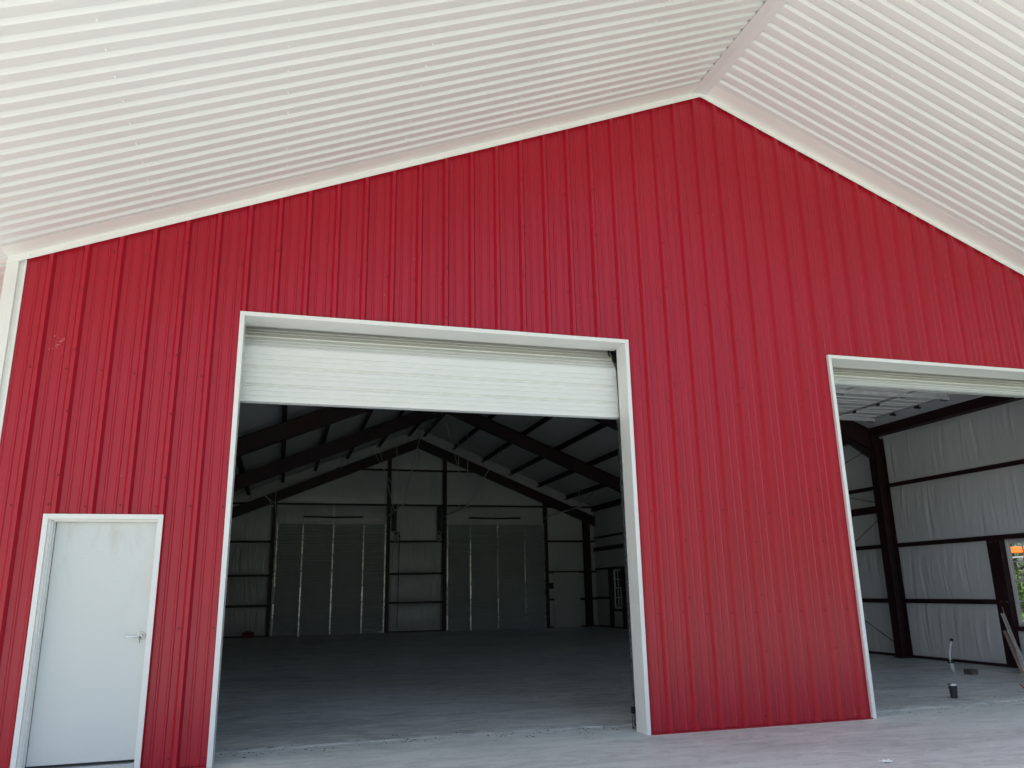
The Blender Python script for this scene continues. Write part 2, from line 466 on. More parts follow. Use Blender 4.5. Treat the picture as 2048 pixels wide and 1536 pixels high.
for side, ph in ((-1, PHL), (1, PHR)):
    y0 = ph+SP*.5
    while y0 < -NP_: y0 += NP_
    y0 = y0 % NP_ - NP_          # a seam midway between ribs
    k = 0; y = -.02
    edges = [-.02]; e = y0
    while e > YF: edges.append(e); e -= NP_
    edges.append(YF)
    for a, b in zip(edges, edges[1:]):
        xa, xb = (OV0, 17.97) if side < 0 else (18.72, OV1)
        soffit_panel(xa, xb, b, a+(.03 if k else 0), ph, k); k += 1
k = 0; e = -.02
while e < 45:
    soffit_panel(OV0, -7.2, e, e+NP_+.02, PHL, k); k += 1; e += NP_
# ceiling screws
mb = MB()
for d, step in ((21.18, 1), (17.15, 1), (13.13, 1), (9.1, 1), (5.1, 1), (1.6, 1)):
    for sgn in (-1, 1):
        x = XP+sgn*d; ph = PHL if sgn < 0 else PHR
        y = ph+SP*.62
        while y > YF+.5: y -= 2*SP
        while y < -1.0:
            r = .036; z = soff(x)-.004
            mb.lathe([(r,0),(r,-.012),(r*.6,-.016),(r*.6,-.036)], (x+rng.normal(0,.012), y+rng.normal(0,.008), z), 6); y += 2*SP
props(mb.build('ceiling_screws', TRIM, roof), kind='stuff')
# ridge flashing under the peak
mb = MB()
xa, xm, xb = 17.93, XP, 18.74
mb.hexa([(xa,YF,soff(xa)-.022),(xm,YF,soff(xm)-.13),(xm,-.145,soff(xm)-.13),(xa,-.145,soff(xa)-.022)],
        [(xa,YF,soff(xa)-.01),(xm,YF,soff(xm)-.118),(xm,-.145,soff(xm)-.118),(xa,-.145,soff(xa)-.01)])
mb.hexa([(xm,YF,soff(xm)-.13),(xb,YF,soff(xb)-.022),(xb,-.145,soff(xb)-.022),(xm,-.145,soff(xm)-.13)],
        [(xm,YF,soff(xm)-.118),(xb,YF,soff(xb)-.01),(xb,-.145,soff(xb)-.01),(xm,-.145,soff(xm)-.118)])
mb.build('ridge_flashing', SOFF, roof)

# purlins and draped roof insulation, bay by bay
PD = [1.0, 5.0, 9.0, 12.95, 16.85, 20.8, 24.6]
bays = [.75]+FR+[75.6]
for sgn in (-1, 1):
    for d in PD:
        x = XP+sgn*d
        mb = MB(); w_ = .09
        zt = soff(x)+.10; zb = zt-.70
        mb.box(x-.02, x+.02, .75, YB-.2, zb, zt)
        mb.box(x-.36, x+.02, .75, YB-.2, zb, zb+.03); mb.box(x-.36, x-.33, .75, YB-.2, zb+.03, zb+.1)  # dark flange widened to stand in for shade of the insulation sag beside it
        mb.build('purlin', STEEL, roof)
def drape(name, mt, parent, P, n, U, V, nu, nv, seed, bulge, wr, flow=.6):
    """insulation blanket: P(u,v) edge-to-edge surface, pushed along n by a sag between supports and by folds"""
    r = np.random.default_rng(seed)
    u = np.linspace(0, 1, nu+1); v = np.linspace(0, 1, nv+1)
    uu, vv = np.meshgrid(u, v)
    L = U
    d = bulge*np.power(np.clip(np.sin(np.pi*vv), 0, 1), .55)*(.75+.25*np.sin(uu*L*.8+r.uniform(0, 6)))
    edge = np.clip(np.minimum(uu, 1-uu)*L/.25, 0, 1)
    for _ in range(int(L*8)):
        c = r.uniform(0, 1); wd = r.uniform(.03, .11)/L; a = r.normal(0, wr)*r.choice([1, 1, .4]); sl = r.normal(0, .35)/L
        v0 = r.uniform(0, 1); vl = r.uniform(.25, .8)
        d = d + a*np.exp(-((uu-c-sl*(vv-v0))/wd)**2)*np.exp(-((vv-v0)/vl)**2*2)*np.clip(np.sin(np.pi*vv)*3, 0, 1)
    d = d*edge
    mb = MB()
    p00, p10, p01, p11 = [np.array(q, float) for q in P]
    pos = (p00[None, None]*(1-uu)[..., None]*(1-vv)[..., None] + p10*(uu*(1-vv))[..., None]
           + p01*((1-uu)*vv)[..., None] + p11*(uu*vv)[..., None]) + np.array(n, float)*d[..., None]
    mb.v = [tuple(q) for q in pos.reshape(-1, 3)]
    W = nu+1
    mb.f = [(j*W+i, j*W+i+1, (j+1)*W+i+1, (j+1)*W+i) for j in range(nv) for i in range(nu)]; mb.mi = [0]*len(mb.f)
    return mb.build(name, mt, parent, smooth=True)
sd_ = 100
for sgn in (-1, 1):
    dd = [0]+PD
    for bi in range(4):
        ya, yb = bays[bi], bays[bi+1]
        for a, b in zip(dd, dd[1:]):
            xa, xb = XP+sgn*a, XP+sgn*b
            z = lambda x: soff(x)+.02
            drape('roof_insulation', VINYLR, roof, ((xa,ya,z(xa)),(xa,yb,z(xa)),(xb,ya,z(xb)),(xb,yb,z(xb))), (0,0,-1),
                  yb-ya, 4, 70, 8, sd_, .10, .03); sd_ += 1

# ---- side walls
WIN = [(8.0, 11.05), (67.3, 70.4)]; WZ = (2.40, 7.26)
GZ = [3.72, 7.45, 11.62]
def side_wall(side):
    right = side > 0
    X0 = XR if right else XL
    inn = -1 if right else 1
    xi = X0+inn*.30                    # face of the vinyl at its edges
    wins = WIN if right else []
    mb = MB()
    ycuts = [0.0]+[c for w_ in wins for c in w_]+[YB]
    for i, (a, b) in enumerate(zip(ycuts, ycuts[1:])):
        zt = soff(X0)+.24
        if i % 2: mb.box(min(X0,X0+.05), max(X0,X0+.05), a, b, -.2, WZ[0]); mb.box(X0, X0+.05, a, b, WZ[1], zt)
        else: mb.box(X0, X0+.05, a, b, -.2, zt)
    clad = mb; lin = MB(); lin.v = [(x-(.06 if right else -.06), y, z) for x, y, z in mb.v]; lin.f = list(mb.f); lin.mi = list(mb.mi)
    wall = lin.build('side_wall', VINYL, B); clad.build('cladding', RED, wall)
    zs = [FZ+.02]+GZ+[15.3]
    supports = [.75]+FR+[75.9]
    for bi in range(4):
        ya, yb = supports[bi], supports[bi+1]
        segs_low = [(ya, yb)]
        for zi in range(4):
            z0, z1 = zs[zi]+(.08 if zi else 0), zs[zi+1]-.08
            segs = [(ya, yb)]
            if zi < 2:
                for w0, w1 in wins:
                    ns = []
                    for s0, s1 in segs:
                        if w0 >= s0 and w1 <= s1:
                            ns += [(s0, w0-.9), (w1+.9, s1)]
                            if zi == 0: wsills.append((w0, w1, wall))
                        else: ns.append((s0, s1))
                    segs = ns
            for s0, s1 in segs:
                global sd_
                drape('insulation_panel', VINYL, wall, ((xi,s0,z0),(xi,s1,z0),(xi,s0,z1),(xi,s1,z1)), (inn,0,0), s1-s0, z1-z0,
                      max(10, int((s1-s0)*14)), 14, sd_, .16, .03); sd_ += 1
    for z in GZ:
        spans = [(.75, 75.9)]
        if z == GZ[0] and right: spans = [(.75, 8-.5), (11.05+.5, 67.3-.5), (70.4+.5, 75.9)]
        for a, b in spans:
            mb = MB(); x0, x1 = sorted((X0+inn*.05, X0+inn*.46))
            mb.box(x0, x1, a, b, z+.10, z+.14)
            xa, xb = sorted((X0+inn*.44, X0+inn*.46)); mb.box(xa, xb, a, b, z-.14, z+.10)
            mb.build('girt', STEEL, wall)
    mb = MB(); x0, x1 = sorted((X0+inn*.05, X0+inn*.50)); mb.box(x0, x1, .75, 75.9, FZ, FZ+.16); mb.build('base_channel', STEEL, wall)
    # deep eave strut
    mb = MB(); x0, x1 = sorted((X0+inn*.1, X0+inn*.62)); mb.box(x0, x1, .75, 75.9, 15.25, 15.95); mb.build('eave_strut', STEEL, wall)
    # bracing beam and cable bracing
    mb = MB(); x0, x1 = sorted((X0+inn*.3, X0+inn*.75)); mb.box(x0, x1, FR[0], 75.5, 9.80, 10.30); mb.build('brace_beam', STEEL, wall)
    if right:
        for (za, zb) in ((.6, 9.6), (10.4, 14.6)):
            for s in (0, 1):
                mb = MB(); q0, q1 = (za, zb) if s == 0 else (zb, za)
                mb.tube([(X0-.62-.06*s, FR[0]+.4, q0), (X0-.62-.06*s, FR[1]-.4, q1)], .025, 6); mb.build('brace_rod', STEELB, wall)
    return wall
wsills = []
right_wall = side_wall(1); left_wall = side_wall(-1)
props(right_wall, 'side wall with white vinyl insulation and dark girts'); props(left_wall, 'left side wall hidden behind the red front')

# framing posts beside and between the windows, the windows themselves
def window(w0, w1):
    for ya in (w0-.95, w1+.0):
        mb = MB(); y0, y1 = ya, ya+.95
        mb.box(42.95, 43.42, y0+.05, y0+.10, FZ, 7.36); mb.box(42.95, 43.42, y1-.10, y1-.05, FZ, 7.36)
        mb.box(42.92, 42.96, y0+.02, y1-.02, FZ, 7.36)
        mb.build('window_post', STEEL, right_wall)
    mb = MB(); mb.box(42.94, 43.42, w0-.02, w1+.02, 2.10, 2.34); mb.build('window_sill_beam', STEEL, right_wall)
    drape('insulation_panel', VINYL, right_wall, ((43.15,w0,FZ+.02),(43.15,w1,FZ+.02),(43.15,w0,2.1),(43.15,w1,2.1)), (-1,0,0), 3, 2, 24, 8, 900+int(w0), .1, .03)
    mb = MB(); t_ = .11; X0_, X1_ = 43.30, 43.52
    mb.box(X0_, X1_, w0, w1, WZ[0], WZ[0]+t_); mb.box(X0_, X1_, w0, w1, WZ[1]-t_, WZ[1])
    mb.box(X0_, X1_, w0, w0+t_, WZ[0]+t_, WZ[1]-t_); mb.box(X0_, X1_, w1-t_, w1, WZ[0]+t_, WZ[1]-t_)
    win = mb.build('window', PVC, B)
    zm = (WZ[0]+WZ[1])/2+.05
    for (za, zb, xo) in ((zm, WZ[1]-t_, .06), (WZ[0]+t_, zm+.12, 0)):
        mb = MB(); q = .10; xa, xb = 43.33+xo, 43.39+xo; ya, yb = w0+t_, w1-t_
        mb.box(xa, xb, ya, yb, za, za+q); mb.box(xa, xb, ya, yb, zb-q, zb); mb.box(xa, xb, ya, ya+q, za+q, zb-q); mb.box(xa, xb, yb-q, yb, za+q, zb-q)
        mb.build('sash', PVC, win)
        mb = MB(); mb.box(xa+.025, xa+.033, ya+q, yb-q, za+q, zb-q); mb.build('pane', GLASS, win)
        mb = MB(); zc = (za+zb)/2; g_ = .028
        mb.box(xa+.01, xa+.05, ya+q, yb-q, zc-g_, zc+g_)
        for f_ in (1/3, 2/3):
            y_ = ya+(yb-ya)*f_; mb.box(xa+.008, xa+.052, y_-g_, y_+g_, za+q, zb-q)
        mb.build('muntin', PVC, win)
    mb = MB()
    for y_ in (w0-.8, w0-.3, w1+.2, w1+.62):
        for z_ in (7.2, 3.72):
            n0 = len(mb.v); mb.lathe([(.035,0),(.035,.02),(.02,.03)], (0,0,0), 6)
            for i in range(n0, len(mb.v)):
                a, b_, c = mb.v[i]; mb.v[i] = (42.92-c, y_+a, z_+b_)
    props(mb.build('bolts', GALV, right_wall), kind='stuff')
for w0, w1 in WIN: window(w0, w1)

# ---- back wall
BX = [.62, 14.72, 22.05, 35.92]
mb = MB(); sheet_with_holes(mb, XL+.1, XR-.1, roofz, [], YB-.2); back = mb.build('back_wall', VINYL, B)
mb = MB(); sheet_with_holes(mb, XL, XR, roofz, [], YB); mb.build('cladding', RED, back)
yv = YB-.35
def bpanel(x0, x1, z0, z1, z1b=None):
    global sd_
    z1b = z1 if z1b is None else z1b
    drape('insulation_panel', VINYL, back, ((x0,yv,z0),(x1,yv,z0),(x0,yv,z1),(x1,yv,z1b)), (0,-1,0), x1-x0, z1-z0, max(14, int((x1-x0)*14)), 14, sd_, .20, .035); sd_ += 1
BG = [3.6, 7.15, 11.2, 15.84]
for (x0, x1) in ((XL+.3, BX[0]-.2), (BX[1]+.2, BX[2]-.2), (BX[3]+.2, XR-.3)):
    zz = [FZ+.1]+BG
    for a, b in zip(zz, zz[1:]): bpanel(x0, x1, a+.08, b-.08)
for (x0, x1) in ((BX[0]+.2, BX[1]-.2), (BX[2]+.2, BX[3]-.2)): bpanel(x0, x1, 13.4, 15.76)
for (x0, x1) in ((BX[0]+.2, BX[1]-.2), (BX[1]+.2, BX[2]-.2), (BX[2]+.2, BX[3]-.2)):
    zt0, zt1 = min(20.32, soff(x0)), min(20.32, soff(x1)); bpanel(x0, x1, 15.92, zt0, zt1)
bpanel(8.5, BX[1]-.2, 20.48, soff(8.5), soff(BX[1]-.2)); bpanel(BX[1]+.2, XP, 20.48, soff(BX[1]+.2), soff(XP)); bpanel(XP, BX[2]-.2, 20.48, soff(XP), soff(BX[2]-.2)); bpanel(BX[2]+.2, 28.3, 20.48, soff(BX[2]+.2), soff(28.3))
bpanel(XL+.3, BX[0]-.2, 15.9, 16.2, 18.2); bpanel(BX[3]+.2, XR-.3, 15.9, 18.4, 16.0)
for z in BG+[20.4]:
    spans = [(XL+.2, XR-.2)] if z > 14 else [(XL+.2, BX[0]), (BX[1], BX[2]), (BX[3], XR-.2)]
    if z > 20: spans = [(8, 28.8)]
    if z == BG[0]: spans[-1:] = [(BX[3], 36.95), (40.6, XR-.2)]
    for a, b in spans:
        mb = MB(); mb.box(a, b, YB-.57, YB-.2, z+.08, z+.13); mb.box(a, b, YB-.60, YB-.57, z-.13, z+.13); mb.build('girt', STEEL, back)
for a, b in ((XL+.2, BX[0]), (BX[1], BX[2]), (BX[3], 36.8), (40.7, XR-.2)):
    mb = MB(); mb.box(a, b, YB-.55, YB-.2, FZ, FZ+.14); mb.build('base_channel', STEEL, back)
mb = MB(); mb.box(BX[3]+.2, 37.0, YB-.58, YB-.3, 5.0, 5.75); mb.build('blocking_plate', STEEL, back)
for x in BX:
    mb = MB(); zt = gable(x)-2.0
    mb.box(x-.21, x+.21, YB-1.0, YB-.96, FZ, zt); mb.box(x-.03, x+.03, YB-.96, YB-.4, FZ, zt); mb.box(x-.21, x+.21, YB-.44, YB-.4, FZ, zt)
    mb.build('wall_column', STEEL, back)
for x in (BX[1]+.72, BX[2]-.72):
    mb = MB(); mb.box(x-.33, x+.33, YB-.72, YB-.64, 12.4, 15.8); mb.build('mounting_plate', STEELB, back)
# end rafters
def rafter(mb, y, xa, xb, top, depth, fl):
    """I-section rafter following the slope; top = distance below the soffit line"""
    za, zb = soff(xa)-top, soff(xb)-top
    def slab(y0, y1, o0, o1):
        mb.hexa([(xa,y0,za-o1),(xb,y0,zb-o1),(xb,y1,zb-o1),(xa,y1,za-o1)], [(xa,y0,za-o0),(xb,y0,zb-o0),(xb,y1,zb-o0),(xa,y1,za-o0)])
    slab(y-.015, y+.015, 0, depth); slab(y-fl/2, y+fl/2, 0, .04); slab(y-fl/2, y+fl/2, depth, depth+.045)
mb = MB(); rafter(mb, 75.1, XL+.5, XP, 1.45, 1.25, .4); mb.build('end_rafter', STEEL, back)
mb = MB(); rafter(mb, 75.1, XP, XR-.5, 1.45, 1.25, .4); mb.build('end_rafter', STEEL, back)
for x in (XL+.95, XR-1.9):
    mb = MB(); mb.box(x-.45, x+.45, 74.75, 74.80, FZ, gable(x)-1.6); mb.box(x-.03, x+.03, 74.8, 75.3, FZ, gable(x)-1.6); mb.box(x-.45, x+.45, 75.3, 75.34, FZ, gable(x)-1.6)
    mb.build('wall_column', STEEL, back)

# ---- rigid frames: rafters as the part's mesh, columns and knee plates as sub-parts
for fi, y in enumerate(FR):
    mb = MB()
    for sgn in (-1, 1):
        xe = XP+sgn*24.0
        rafter(mb, y, *sorted((xe, XP)), .66, 1.42, .7)
    fr = mb.build('rigid_frame', STEEL, B)
    for sgn in (-1, 1):
        xo = XR-.48 if sgn > 0 else XL+.48; xi_ = xo-sgn*.82
        mb = MB(); zt = soff(xo)-.9
        a, b = sorted((xi_, xi_+sgn*.05)); mb.box(a, b, y-.36, y+.36, FZ, zt-.35)
        a, b = sorted((xo-sgn*.05, xo)); mb.box(a, b, y-.36, y+.36, FZ, zt)
        a, b = sorted((xi_+sgn*.05, xo-sgn*.05)); mb.box(a, b, y-.02, y+.02, FZ, zt)
        a, b = sorted((xi_-sgn*.1, xo+sgn*.05)); mb.box(a, b, y-.45, y+.45, FZ, FZ+.06)
        mb.build('column', STEEL, fr)
        mb = MB(); x1 = xi_-sgn*2.6
        n_ = [(xo, y-.03, 13.6), (xi_, y-.03, 13.6), (x1, y-.03, soff(x1)-2.1), (x1, y-.03, soff(x1)-.8), (xo, y-.03, soff(xo)-.8)]
        mb.poly(n_); mb.poly([(a_, y+.03, c_) for a_, _, c_ in reversed(n_)])
        mb.bar((xi_, y, 13.6), (x1, y, soff(x1)-2.12), .05, .5, ref=(0,1,0)); mb.bar((xi_, y, 13.5), (xi_, y, 15.4), .5, .06, ref=(1,0,0))
        mb.build('knee_plate', STEEL, fr)

# ---- porch entry door
mb = MB(); mb.box(-4.86, -2.005, .30, .45, .30, 7.15)
DOORLEAF = mat('stained_white_door', (.77, .775, .765), .36)
t = DOORLEAF.node_tree; bs = t.nodes['Principled BSDF']
tc = t.nodes.new('ShaderNodeTexCoord'); mp = t.nodes.new('ShaderNodeMapping'); mp.inputs['Scale'].default_value = (2.6, 1, 1.1); mp.inputs['Location'].default_value = (.35, 0, .2)
n1 = t.nodes.new('ShaderNodeTexNoise'); n1.inputs['Scale'].default_value = 2.0; n1.inputs['Detail'].default_value = 7; n1.inputs['Roughness'].default_value = .65; n1.inputs['Distortion'].default_value = .6
t.links.new(tc.outputs['Object'], mp.inputs[0]); t.links.new(mp.outputs[0], n1.inputs['Vector'])
rp = t.nodes.new('ShaderNodeValToRGB'); rp.color_ramp.elements[0].position = .50; rp.color_ramp.elements[1].position = .74
sx = t.nodes.new('ShaderNodeSeparateXYZ'); t.links.new(tc.outputs['Object'], sx.inputs[0])
mr = t.nodes.new('ShaderNodeMapRange'); mr.inputs['From Min'].default_value = 1.25; mr.inputs['From Max'].default_value = 2.15; t.links.new(sx.outputs[2], mr.inputs[0])
ml = t.nodes.new('ShaderNodeMath'); ml.operation = 'MULTIPLY'; t.links.new(n1.outputs[0], rp.inputs[0]); t.links.new(rp.outputs[0], ml.inputs[0]); t.links.new(mr.outputs[0], ml.inputs[1])
m2_ = t.nodes.new('ShaderNodeMath'); m2_.operation = 'MULTIPLY'; m2_.inputs[1].default_value = .55; t.links.new(ml.outputs[0], m2_.inputs[0])
mx = t.nodes.new('ShaderNodeMix'); mx.data_type = 'RGBA'; mx.inputs[6].default_value = (.66, .69, .665, 1); mx.inputs[7].default_value = (.50, .47, .38, 1)
t.links.new(m2_.outputs[0], mx.inputs[0]); t.links.new(mx.outputs[2], bs.inputs['Base Color'])
ed = mb.build('entry_door', DOORLEAF, B, bevel=.01)
props(ed, 'white steel entry door with lever handle and scuffed upper half')
mb = MB()
for a, b, s in ((-5.14, -5.0, 1), (-1.95, -1.81, -1)):
    mb.box(a, b, -.153, -.02, .01, MD[2]-.002)
mb.box(-5.14, -1.81, -.158, -.02, MD[2], MD[2]+.145)
mb.build('door_trim', TRIM, ed)
mb = MB()
mb.box(-5.0, -4.93, -.05, .5, .01, MD[2]); mb.box(-4.93, -4.89, .02, .24, .01, MD[2]-.05); mb.box(-4.93, -4.87, .24, .29, .01, MD[2]-.05)
mb.box(-1.98, -1.95, -.05, .5, .01, MD[2]); mb.box(-2.0, -1.98, .06, .29, .01, MD[2]-.05)
mb.box(-4.93, -1.98, -.05, .5, MD[2]-.03, MD[2]-.004); mb.box(-4.89, -2.0, .02, .24, MD[2]-.06, MD[2]-.03); mb.box(-4.87, -2.0, .24, .29, MD[2]-.07, MD[2]-.03)
mb.build('door_frame', TRIM, ed)
mb = MB(); mb.box(-4.90, -2.0, -.02, .46, .012, .20); mb.box(-4.90, -2.0, .05, .40, .20, .24); mb.build('threshold', ALU, ed)
mb = MB(); mb.box(-4.87, -2.0, .31, .43, .24, .298); mb.build('door_sweep', BLACK, ed)
mb = MB()
hx, hz = -2.17, 3.76; n0 = len(mb.v)
mb.lathe([(.125,0),(.125,.02),(.11,.045),(.075,.055),(.06,.08),(.055,.17),(.045,.2),(.02,.205)], (0,0,0), 24)
for i in range(n0, len(mb.v)):
    a, b_, c = mb.v[i]; mb.v[i] = (hx+a, .30-c, hz+b_)
mb.tube([(hx,.14,hz),(hx-.06,.11,hz),(hx-.15,.105,hz-.003),(hx-.30,.105,hz-.01),(hx-.38,.12,hz-.01),(hx-.39,.17,hz-.01)], [.045,.042,.033,.03,.028,.026], 10)
hd = mb.build('door_handle', SATIN, ed, smooth=True)
mb = MB(); mb.tube([(hx,.10,hz-.02),(hx,.085,hz-.02)], .02, 10); mb.box(hx-.012, hx+.006, .078, .084, hz-.20, hz-.05); mb.tube([(hx,.08,hz-.05),(hx,.09,hz-.035)], .02, 8)
mb.build('key', STEELB, ed)
# smudges on the leaf
SMUDGE = mat('door_smudge', (.52, .50, .45), .6)
mb = MB()
for _ in range(34):
    x = rng.normal(-3.35, .45); z = 6.2+rng.normal(0, .55)
    if not (-4.7 < x < -2.2 and 4.6 < z < 7.0): continue
    l = .02+abs(rng.normal(0, .05)); a = rng.uniform(-.6, 1.4)
    mb.quad((x,.297,z),(x+l*math.cos(a),.297,z+l*math.sin(a)),(x+l*math.cos(a),.297,z+l*math.sin(a)+.006),(x,.297,z+.007))
mb.box(-4.06, -4.04, .28, .30, 6.06, 6.09)
props(mb.build('scuff_marks', SMUDGE, ed), kind='stuff')

# ---- overhead doors
SECH = 2.0
def sec_profile():
    """front face relief across a section's height (h, depth)"""
    pts = [(0, 0), (.03, -.012)]
    for g0 in (.0, 2/3, 4/3):
        for q in (.20, .38):
            h = g0+q; pts += [(h-.03, -.012), (h-.016, .018), (h+.014, .018), (h+.022, -.012)]
        if g0 < 1.3:
            h = g0+.655; pts += [(h-.12, -.012), (h-.07, .075), (h-.03, .075), (h+.01, -.012)]
    pts += [(SECH-.03, -.012), (SECH, 0)]
    return pts
SECP = sec_profile()
def door_path(s, bottom, y0=.92, zc=12.8, R=2.4):
    z = bottom+s
    if z <= zc: return (y0, z)
    a = (z-zc)/R
    if a < math.pi/2: return (y0+R*(1-math.cos(a)), zc+R*math.sin(a))
    return (y0+R+(z-zc-R*math.pi/2), zc+R)
def overhead_door(d, bottom, label, nsec=7):
    x0, x1 = d[0]-.06, d[1]+.06
    # tracks are the part's own mesh
    mb = MB(); mb.tube([(x0-.4,1.25,15.9),(x1+.4,1.25,15.9)], .05, 8)
    dr = mb.build('overhead_door', GALV, B); props(dr, label)
    for x in (x0-.10, x1+.02):
        mb = MB()
        pts = [door_path(s, 0.1) for s in np.linspace(0, 13.2, 3)] + [door_path(s, 0.1) for s in np.linspace(13.3, 16.3, 9)] + [door_path(28, 0.1)]
        for p, q in zip(pts, pts[1:]): mb.bar((x+.04, p[0]+.12, p[1]), (x+.04, q[0]+.12, q[1]), .10, .16, ref=(1,0,0))
        mb.build('track', GALV, dr)
    for k in range(nsec):
        a = door_path(k*SECH, bottom); b = door_path((k+1)*SECH, bottom)
        dy, dz = b[0]-a[0], b[1]-a[1]; L = math.hypot(dy, dz); ey, ez = dy/L, dz/L; ny, nz = -ez, ey   # outward (towards -y when vertical)
        mb = MB()
        def P(x, h, o): return (x, a[0]+ey*h*(L/SECH)+ny*(-o)*1.0*(-1)*-1, a[1]+ez*h*(L/SECH)+nz*(-o)*(-1)*-1)
        for (h0, o0), (h1, o1) in zip(SECP, SECP[1:]):
            mb.quad(P(x0,h0,-(-o0)), P(x1,h0,-(-o0)), P(x1,h1,-(-o1)), P(x0,h1,-(-o1)), 0)
        T = .13
        Q = lambda x, h, t_: (x, a[0]+ey*h*(L/SECH)-ny*t_, a[1]+ez*h*(L/SECH)-nz*t_)
        # inner face with stiffening ribs
        hh = [0, .10, .14, .30, .34, .95, .99, 1.15, 1.19, 1.66, 1.70, 1.86, 1.90, SECH]
        tt = [T, T, T-.05, T-.05, T, T, T-.05, T-.05, T, T, T-.05, T-.05, T, T]
        for i in range(len(hh)-1):
            mb.quad(Q(x0,hh[i],tt[i]), Q(x1,hh[i],tt[i]), Q(x1,hh[i+1],tt[i+1]), Q(x0,hh[i+1],tt[i+1]), 1)
        for h in (0, SECH): mb.quad(Q(x0,h,0), Q(x1,h,0), Q(x1,h,T), Q(x0,h,T), 2 if (k == 0 and h == 0) else 0)
        for x in (x0, x1): mb.quad(Q(x,0,0), Q(x,SECH,0), Q(x,SECH,T), Q(x,0,T), 0)
        mb.build('door_section', [DOORW, DOORIN, GREYBOX], dr)
        # stiles with hinges
        for f_ in (.012, .235, .51, .79, .988):
            xm_ = x0+(x1-x0)*f_
            mb = MB(); w_ = .09
            bot = [Q(xm_-w_,.02,T), Q(xm_+w_,.02,T), Q(xm_+w_,.02,T+.05), Q(xm_-w_,.02,T+.05)]
            top = [Q(xm_-w_,SECH-.02,T), Q(xm_+w_,SECH-.02,T), Q(xm_+w_,SECH-.02,T+.05), Q(xm_-w_,SECH-.02,T+.05)]
            mb.hexa(bot, top)
            c0, c1 = Vector(Q(xm_, SECH-.16, T+.07)), Vector(Q(xm_, SECH+.1, T+.07))
            mb.bar(c0, c1, .22, .05, ref=(1,0,0), mi=1)
            if f_ in (.012, .988): mb.tube([Q(xm_-.2, SECH-.02, T+.16), Q(xm_+.2, SECH-.02, T+.16)], .07, 8, mi=1)
            mb.build('stile', [GALV, STEELB], dr)
        if k in (0, 3, nsec-1):
            mb = MB(); c0, c1 = Q(x0+.1, SECH-.35, T+.12), Q(x1-.1, SECH-.35, T+.12); mb.bar(c0, c1, .22, .06, ref=(0, ez, ey) if abs(ez) > .5 else (0,1,0)); mb.build('strut', ROD, dr)
    # torsion shaft
    mb = MB(); mb.tube([(x0+3.2,1.25,15.9),(x1-3.2,1.25,15.9)], .13, 10)
    mb.build('torsion_spring', STEELB, dr)
    for x in (x0-.2, x1+.2):
        mb = MB(); mb.tube([(x-.05,1.25,15.9),(x+.05,1.25,15.9)], .25, 14); mb.build('cable_drum', STEELB, dr)
    for x in (x0-.06, x1+.06):
        mb = MB(); mb.bar((x, 15.8, 15.5), (x, 15.8, soff(x)-.6), .12, .03); mb.bar((x, 8.5, 15.5), (x, 8.5, soff(x)-.6), .12, .03)
        mb.build('track_hanger', ROD, dr)
    mb = MB(); mb.box(x0+.02, x1-.02, .93, 1.02, bottom-.06, bottom-.002); mb.build('bottom_seal', GREYBOX, dr)
    return dr
od1 = overhead_door(D1, 11.36, 'white sectional door raised most of the way in the left opening')
od2 = overhead_door(D2, 13.32, 'white sectional door fully raised in the right opening')
mb = MB(); mb.box(14.17, 14.30, .98, 1.16, .55, .78); mb.tube([(14.23,.98,.66),(14.16,.96,.66)], .05, 8); mb.bar((14.25,1.2,.6),(14.25,1.2,.03),.05,.05); mb.build('door_sensor', STEELB, od1)
# dark angle bracket at the upper corner of the left opening
for x, od in ((D1[1]+.06, od1), (D1[0]-.06, od1), (D2[1]+.06, od2), (D2[0]-.06, od2)):
    mb = MB(); xa, xb = (x-.05, x+.3) if x > D1[1]-1 and x not in (D2[0]-.06,) else (x-.4, x-.12); mb.box(xa, xb, 1.5, 1.58, 13.6, 15.7); mb.build('jamb_bracket', STEELB, od)

